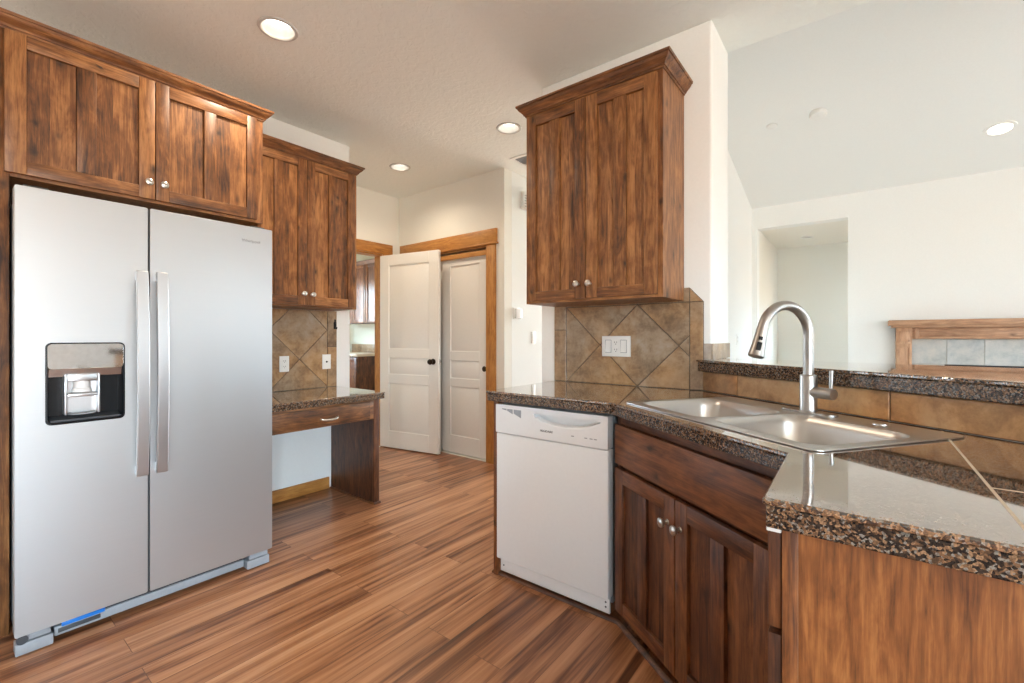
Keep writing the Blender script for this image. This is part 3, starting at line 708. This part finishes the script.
# hall wall: thermostat, switch, chime
t = thing('thermostat', 'small white thermostat on the hall wall left of the cabinet', 'thermostat', (HX, 3.43, 1.42), R(90))
b = MB(); b.box(-.05, .05, -.008, 0, -.055, .055, 0, .003); b.build('back_plate', PLATE, t)
b = MB(); b.box(-.042, .055, -.035, -.008, -.048, .045, 0, .006); b.build('housing', WHITE, t)
t = thing('light_switch', 'white light switch on the hall wall right of the thermostat', 'switch', (HX, 3.71, 1.19), R(90)); plate(t, 0, 0, .07, .115, 0)
b = MB(); b.box(-.016, .016, -.0085, -.006, -.033, .033, 0, .001); b.build('rocker', PLATE, t)
t = thing('door_chime', 'small white chime box high on the hall wall beside the cabinet', 'chime', (HX, 3.56, 2.52), R(90))
b = MB(); b.box(-.06, .06, -.04, 0, -.085, .085, 0, .006); b.build('housing', PLATE, t)
b = MB()
for k in range(5): b.box(-.045, .045, -.0412, -.04, -.06 + k * .026, -.054 + k * .026, 0)
b.build('sound_slots', GREY, t)
t = thing('outlet', 'white outlet low on the living room side wall behind the post', 'outlet', (-1.056, 5.25, 1.17), R(90)); plate(t, 0, 0, .07, .115, 0); receptacle(t, 0, 0, 0)

# ------------------------------------------------------------------ kitchen counter run
ZT = .925
ca, sa = math.cos(R(35.6)), math.sin(R(35.6))
dgn = Vector((ca, -sa)); nin = Vector((sa, ca))          # along the angled run, and away from the kitchen
p0 = Vector((-.627, 2.363))                              # where the bar wall meets the kitchen wall
def bar(s, off): q = p0 + dgn * s - nin * off; return (q.x, q.y)
BL = 2.1
outer = [(-1.488, 1.698), (-.812, 1.698), (-.137, 1.206), (-.132, .845), (1.02, .845), bar(1.95, .001), bar(0.006, .001), (-1.501, 2.359)]
SA = R(-35.0); SC = Vector((-.272, 1.702)); SW, SD = .835, .535      # sink centre, size
def s2w(x, y): return (SC.x + x * math.cos(SA) - y * math.sin(SA), SC.y + x * math.sin(SA) + y * math.cos(SA))
hole = [s2w(*p) for p in rrect(-SW / 2 + .02, SW / 2 - .02, -SD / 2 + .02, SD / 2 - .02, .05)]
t = thing('kitchen_countertop', 'speckled granite tile kitchen countertop holding the double sink', 'countertop', (0, 0, 0))
b = MB(); b.slab(outer, [hole], w0=ZT - .012, w1=ZT); b.build('top_tiles', GRANITE, t, bevel=.0035, seg=3)
b = MB()
io = inset(outer, .0045); hl = [s2w(*p) for p in rrect(-SW / 2 + .004, SW / 2 - .004, -SD / 2 + .004, SD / 2 - .004, .05)]
b.slab(io, [[s2w(*p) for p in rrect(-SW / 2 + .015, SW / 2 - .015, -SD / 2 + .015, SD / 2 - .015, .05)]], w0=ZT - .05, w1=ZT - .0125); b.build('edge_tiles', GREDGE, t, bevel=.003)
g = .0025
def strip(a, c, w=g, z=ZT):
    b = MB()
    a, c = Vector(a), Vector(c); n = (c - a).normalized(); n = Vector((-n.y, n.x)) * w
    b.slab([tuple(a + n), tuple(a - n), tuple(c - n), tuple(c + n)][::-1], w0=z - .002, w1=z + .0003); b.build('grout_line', LGROUT, t)
strip((.177, .88), (.177, 1.76)); strip((.177, 1.146), (1.0, 1.146))
rebase(t, (-.3, 1.6, ZT - .05))

# --- sink
t = thing('double_sink', 'stainless steel drop-in double bowl kitchen sink', 'sink', (SC.x, SC.y, ZT), SA)
bowls = [(-.385, -.012, -.225, .135), (.012, .385, -.225, .135)]
b = MB(); b.slab(rrect(-SW / 2, SW / 2, -SD / 2, SD / 2, .03), [rrect(*q, .06, 7) for q in bowls], w0=.0008, w1=.005); b.build('rim', SINKM, t, bevel=.003, seg=3)
for q in bowls:
    b = MB(); x0, x1, y0, y1 = q; lp = []
    for i, z, r in ((-.004, .0052, .06), (.0, .004, .06), (.006, -.004, .06), (.012, -.02, .06), (.024, -.15, .055), (.034, -.175, .05), (.06, -.185, .04), (.12, -.188, .03)):
        lp.append([(u, v, z) for u, v in rrect(x0 + i, x1 - i, y0 + i, y1 - i, r, 7)])
    b.loft(lp, cap0=False); bo = b.build('bowl', SINKM, t)
    b = MB(); b.lathe([(.042, -.1875), (.04, -.184), (.03, -.186), (.028, -.1878), (.004, -.1878)], n=24, center=((x0 + x1) / 2, (y0 + y1) / 2, 0)); b.build('drain', STEELK, bo)
b = MB(); b.lathe([(.02, .0052), (.019, .009), (.004, .010)], n=20, center=(.24, .205, 0)); b.build('hole_cap', SINKM, t)
# --- faucet (local -y towards the kitchen)
fx, fy = s2w(.004, .208)
t = thing('kitchen_faucet', 'brushed nickel gooseneck pull-down faucet with side lever', 'faucet', (fx, fy, ZT + .005), SA)
b = MB(); b.slab([(math.cos(a) * .1, math.sin(a) * .027) if False else ((.072 if math.cos(a) > 0 else -.072) + .027 * math.cos(a), .027 * math.sin(a)) for a in [2 * math.pi * k / 40 for k in range(40)]], w0=0, w1=.006); b.build('deck_plate', FAUC, t, bevel=.002)
b = MB(); b.lathe([(.027, .006), (.0275, .012), (.0265, .018), (.0265, .126), (.025, .130), (.018, .132)], n=32); b.build('base', FAUC, t)
b = MB(); ra = .102; zt = .267; path = [(0, 0, z) for z in (.128, .16, .19, .22, .245)]
for k in range(0, 33):
    a = math.pi * k / 32 * .92; path.append((0, -ra + ra * math.cos(a), zt + ra * math.sin(a)))
b.tube(path, .0165, n=20); b.build('gooseneck', FAUC, t)
ex = Vector(path[-1]); dr_ = (Vector(path[-1]) - Vector(path[-2])).normalized()
b = MB(); b.tube([ex - dr_ * .002, ex + dr_ * .03, ex + dr_ * .06, ex + dr_ * .098, ex + dr_ * .102], [.0175, .0185, .021, .025, .022], n=22); sh = b.build('spray_head', FAUC, t)
side = Vector((-1, 0, 0)); fwd = dr_.cross(Vector((1, 0, 0))).normalized()
fo = -fwd if fwd.y > 0 else fwd      # face of the spray head away from the column
bb = MB()
for dd, r_ in ((.045, .006),): 
    c = ex + dr_ * dd + Vector((-.55, 0, 0)).normalized() * 0
for name, dd, hw, hh in (('spray_button', .04, .006, .006), ('mode_rocker', .068, .0075, .014)):
    bq = MB(); rad = .0192 if dd < .05 else .0218
    n_ = (Vector((-.35, 0, 0)) + fo * .94).normalized(); n_ = Vector((.75, -.65, 0)); n_ = (n_ - dr_ * n_.dot(dr_)).normalized(); u_ = dr_.cross(n_).normalized(); c = ex + dr_ * dd + n_ * rad
    bq.loft([[c + u_ * (sx * hw) + dr_ * (sy * hh) + n_ * k for sx, sy in ((-1, -1), (1, -1), (1, 1), (-1, 1))] for k in (-.004, .0022)], smooth=False)
    bq.build(name, BLACK, sh, bevel=.001)
b = MB(); b.lathe([(.019, .02), (.019, .058), (.0195, .0585), (.0195, .060), (.019, .0605), (.019, .088), (.017, .091), (.004, .092)], axis='x', n=26, center=(0, 0, .072)); hb = b.build('handle_body', FAUC, t)
b = MB(); b.tube([(.079, 0, .085), (.081, 0, .10), (.082, 0, .15), (.082, 0, .152)], [.0055, .0058, .0065, .004], n=14); b.build('lever', FAUC, hb)

# --- bar wall, its tile, and the raised bar top
b = MB(); b.slab([bar(.0, 0.), bar(BL, 0.), bar(BL, -.12), bar(.115, -.12)], w0=0, w1=1.0215)
struct(b.build('wall_bar', WALL))
b = MB(); xs = [0.003, .228, .544, .860, 1.176, 1.492, 1.808, BL]
tiles(b, [rect(a, c, ZT + .001, 1.021) for a, c in zip(xs, xs[1:])])
b.slab(rect(.003, BL, ZT + .001, 1.021), axes=AX_Y, w0=-.0045, w1=-.0005, mat=1)
o = b.build('tile_backsplash', [TILEB, GROUT], rotz=R(-35.6)); o.location = (p0.x, p0.y, 0)
tag(o, 'row of brown tiles behind the sink under the raised bar', 'backsplash')
t = thing('bar_top', 'raised speckled granite bar top beyond the sink', 'countertop', (0, 0, 0))
fr = lambda s: bar(s, .036)
outer = [(-.668, 2.3595), fr(-.03), fr(BL + .05), (1.7, 1.75), (.458, 2.417), (-.5865, 2.628), (-.5865, 2.3595)]
outer = [(-.672, 2.3592), fr(BL + .05), (1.75, 1.9), (1.3, 2.247), (-.5862, 2.628), (-.5862, 2.3592)]
b = MB(); b.slab(outer, w0=1.067, w1=1.079); b.build('top_tiles', GRANITE, t, bevel=.0035, seg=3)
b = MB(); b.slab(inset(outer, .0045) if area(outer) > 0 else inset(outer[::-1], .0045), w0=1.022, w1=1.0665); b.build('edge_tiles', GREDGE, t, bevel=.003)
rebase(t, (.1, 2.1, 1.022))
# tile collar at the foot of the post
b = MB(); b.box(-.624, -.5875, 2.350, 2.3595, 1.0795, 1.160, 0, .002); b.box(-.5865, -.578, 2.350, 2.700, 1.0795, 1.160, 0, .002)
o = b.build('post_tile_base', PTILE, loc=(-.6, 2.5, 1.0795)); tag(o, 'low tile skirt around the white post on the bar', 'tile trim')

# --- dishwasher
t = thing('dishwasher', 'white built-in dishwasher under the granite counter', 'dishwasher', (-1.1355, 1.72, 0))
w = .302
b = MB(); b.box(-w + .004, w - .004, .055, .58, .06, .868, 0, .003); b.build('tub', GREY, t)
b = MB(); b.box(-w, w, 0, .05, .097, .719, 0, .006, seg=3); b.build('door', WHITE, t)
# control panel with a swept handle pocket
b = MB()
hp = [(-.07, .826), (-.03, .806), (.05, .798), (.13, .806), (.22, .826), (.22, .836), (-.07, .838)]
pk = [(u + .03, v) for u, v in [(-.105, .836), (-.095, .815), (-.06, .797), (0, .787), (.07, .784), (.14, .792), (.20, .808), (.238, .827), (.24, .834), (.2, .837), (0, .838)]]
b.slab(rrect(-w, w, .723, .862, .005, 3), [pk], axes=AX_Y, w0=-.004, w1=.045); cp = b.build('control_panel', WHITE, t, bevel=.004, seg=3)
b = MB(); b.slab([(u, v) for u, v in pk], axes=AX_Y, w0=.038, w1=.044); b.build('handle_pocket', WHITE, cp)
b = MB(); b.loft([[(x + .03, -.0045, z0), (x + .03, .02, z0 + .010), (x + .03, .022, z0 + .013), (x + .03, -.003, z0 + .006)] for x, z0 in ((-.09, .812), (-.06, .797), (0, .787), (.07, .784), (.14, .792), (.2, .808), (.24, .825))], smooth=False); b.build('handle_lip', WHITE, cp)
b = MB()
for a, c, za, zb in ((-.262, -.234, .839, .834), (-.230, -.196, .834, .820), (-.190, -.146, .824, .806)):
    b.slab([(a, .843), (a, za), (c, zb), (c, .843)], axes=AX_Y, w0=-.0048, w1=-.003)
b.build('vent_slots', GREY, cp)
text(cp, 'FRIGIDAIRE', (-.003, -.0046, .762), .0135, DKGREY, shear=.2)
for x in (.135, .20, .225, .245): b = MB(); b.box(x - .007, x + .007, -.0046, -.004, .757, .761, 0); b.build('indicator_mark', TEXTG, cp)
b = MB(); b.box(-w + .01, w - .005, .022, .034, .03, .096, 0, .001)
b.lathe([(.004, .021), (.004, .0225)], 1, 10, (-w + .03, 0, .06), 'y'); b.lathe([(.004, .021), (.004, .0225)], 1, 10, (w - .022, 0, .075), 'y'); b.lathe([(.004, .021), (.004, .0225)], 1, 10, (w - .022, 0, .055), 'y')
b.build('toe_panel', [WHITE, DKGREY], t)
# dishwasher end panel (left) and the corner filler (right)
b = MB(); b.box(-1.468, -1.441, 1.735, 2.35, 0, .874, 0, .002)
o = b.build('counter_end_panel', LZ, loc=(-1.4545, 2.04, 0)); tag(o, 'thin dark wood end panel on the left of the dishwasher', 'panel')
# --- shoe moulding in front of dishwasher
b = MB(); b.sweep([(-1.47, 1.79), (-1.47, 1.757), (-.80, 1.757), (-.80 + .9 * ca, 1.757 - .9 * sa)], [(0, 0), (.016, 0), (.014, .009), (.008, .015), (0, .017)])
o = b.build('trim_3', LX); struct(o)
# --- angled sink base cabinet
OFF = .05
q = Vector((-.812, 1.697)) + nin * OFF
t = thing('sink_base_cabinet', 'dark knotty wood sink base with two doors and a false drawer', 'cabinet', (q.x, q.y, 0), R(-35.6))
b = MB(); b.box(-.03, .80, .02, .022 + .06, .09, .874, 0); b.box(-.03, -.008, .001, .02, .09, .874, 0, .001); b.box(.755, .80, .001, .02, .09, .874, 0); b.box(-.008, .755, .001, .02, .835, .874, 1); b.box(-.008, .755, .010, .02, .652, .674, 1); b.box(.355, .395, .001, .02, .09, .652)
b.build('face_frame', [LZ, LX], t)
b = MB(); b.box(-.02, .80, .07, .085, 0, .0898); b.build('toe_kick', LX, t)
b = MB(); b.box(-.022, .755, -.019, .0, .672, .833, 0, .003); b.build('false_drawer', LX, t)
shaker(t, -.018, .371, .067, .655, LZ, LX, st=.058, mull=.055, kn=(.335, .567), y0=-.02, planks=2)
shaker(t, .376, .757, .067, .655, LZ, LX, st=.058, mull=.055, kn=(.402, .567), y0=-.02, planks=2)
# --- peninsula cabinet with finished end
t = thing('peninsula_cabinet', 'peninsula base with orange-brown wood end panel facing the kitchen', 'cabinet', (-.09, .872, 0))
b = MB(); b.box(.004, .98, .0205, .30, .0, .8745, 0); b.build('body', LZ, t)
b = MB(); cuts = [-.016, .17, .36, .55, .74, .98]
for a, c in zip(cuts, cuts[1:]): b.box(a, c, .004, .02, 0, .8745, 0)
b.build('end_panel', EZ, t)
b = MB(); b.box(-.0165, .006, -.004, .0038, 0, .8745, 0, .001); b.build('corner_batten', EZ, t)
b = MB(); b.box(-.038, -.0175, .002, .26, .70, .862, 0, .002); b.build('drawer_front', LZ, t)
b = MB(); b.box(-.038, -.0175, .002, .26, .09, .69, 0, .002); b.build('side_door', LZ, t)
b = MB(); b.box(-.040, -.0172, -.003, .018, .8625, .8735, 0, .002); b.build('bumper', PLATE, t)

# ------------------------------------------------------------------ living room fireplace
t = thing('fireplace', 'fireplace with pale wood mantel and grey tile surround in the living room', 'fireplace', (1.1, 6.07, 0))
def fb(x0, x1, y0, y1, z0, z1, m=0, bv=.003): b.box(x0 - 1.1, x1 - 1.1, y0 - 6.07, y1 - 6.07, z0, z1, m, bv)
b = MB(); fb(.203, 2.0, 5.85, 6.0695, 1.308, 1.361, 0, .004); fb(.225, 1.975, 5.875, 6.06, 1.288, 1.308, 0, .003); b.build('mantel_shelf', MX, t)
b = MB(); fb(.262, 1.94, 5.94, 6.0695, 1.176, 1.288, 0); fb(.40, .434, 5.925, 5.94, 1.18, 1.286, 1, .002); fb(.434, 1.76, 5.925, 5.94, 1.18, 1.2, 0, .002); fb(.434, 1.76, 5.928, 5.94, 1.255, 1.275, 0, .002); b.build('frieze', [MX, MZ], t)
for x in (.262, 1.82):
    b = MB(); fb(x, x + .12, 5.935, 6.0695, 0, 1.288, 0); fb(x + .022, x + .105, 5.918, 5.935, 1.15, 1.256, 0, .004); fb(x + .008, x + .112, 5.912, 5.935, 1.13, 1.15, 0, .003)
    for q in ((x + .005, x + .025, .1, 1.10), (x + .095, x + .115, .1, 1.10)): fb(q[0], q[1], 5.922, 5.935, q[2], q[3], 0, .002)
    fb(x + .025, x + .095, 5.922, 5.935, 1.085, 1.10, 0, .002); fb(x - .005, x + .125, 5.915, 5.935, 0, .1, 0, .003)
    b.build('pilaster', MZ, t)
b = MB(); P = []
for k in range(5): P.append(rect(.383 + k * .255 - 1.1, .383 + (k + 1) * .255 - 1.1, .93, 1.175))
for z in (.69, .45, .21, 0): 
    zz = {.69: .93, .45: .69, .21: .45, 0: .21}[z]
    P.append(rect(.383 - 1.1, .623 - 1.1, z, zz)); P.append(rect(1.403 + .255 - 1.1, 1.823 - 1.1, z, zz))
tiles(b, P, y0=-.06, th=.055); b.slab([(.383 - 1.1, 0), (.623 - 1.1, 0), (.623 - 1.1, .93), (1.583 - 1.1, .93), (1.583 - 1.1, 0), (1.823 - 1.1, 0), (1.823 - 1.1, 1.175), (.383 - 1.1, 1.175)], axes=AX_Y, w0=-.055, w1=-.001, mat=1)
b.build('tile_surround', [GTILE, plain('pale_grout', (.42, .39, .34), .9)], t)
b = MB(); fb(.625, 1.581, 6.03, 6.0695, 0, .928, 0, 0); b.build('firebox', BLACK, t)

# ------------------------------------------------------------------ laundry room furnishings
t = thing('laundry_wall_cabinet', 'dark wall cabinet seen through the laundry doorway', 'cabinet', (-6.5, 4.40, 0))
b = MB(); b.box(-.75, .75, .018, .318, 1.43, 2.415, 0); b.build('body', LZ, t)
for a in (-.745, -.372, .003, .376):
    shaker(t, a, a + .368, 1.435, 2.41, GLZ, GLZ, panels=1, mull=0, y0=-.003)
crown(t, [(-.75, -.004), (.75, -.004), (.75, .3)], 2.40, LX)
t = thing('laundry_base_cabinet', 'dark base cabinet with pale counter seen through the laundry doorway', 'cabinet', (-6.62, 4.15, 0))
b = MB(); b.box(-.75, .28, 0, .56, 0, .885, 0); b.build('body', LZ, t)
shaker(t, -.08, .27, .1, .86, LZ, LX, panels=1, mull=0, y0=-.021)
b = MB(); b.box(-.77, .30, -.03, .568, .886, .925, 0, .004); b.build('counter', plain('pale_counter', (.62, .52, .40), .4), t)
b = MB(); b.box(-.75, .296, .55, .568, .926, 1.072, 0, .002); b.build('splash_tile', TILE, t)
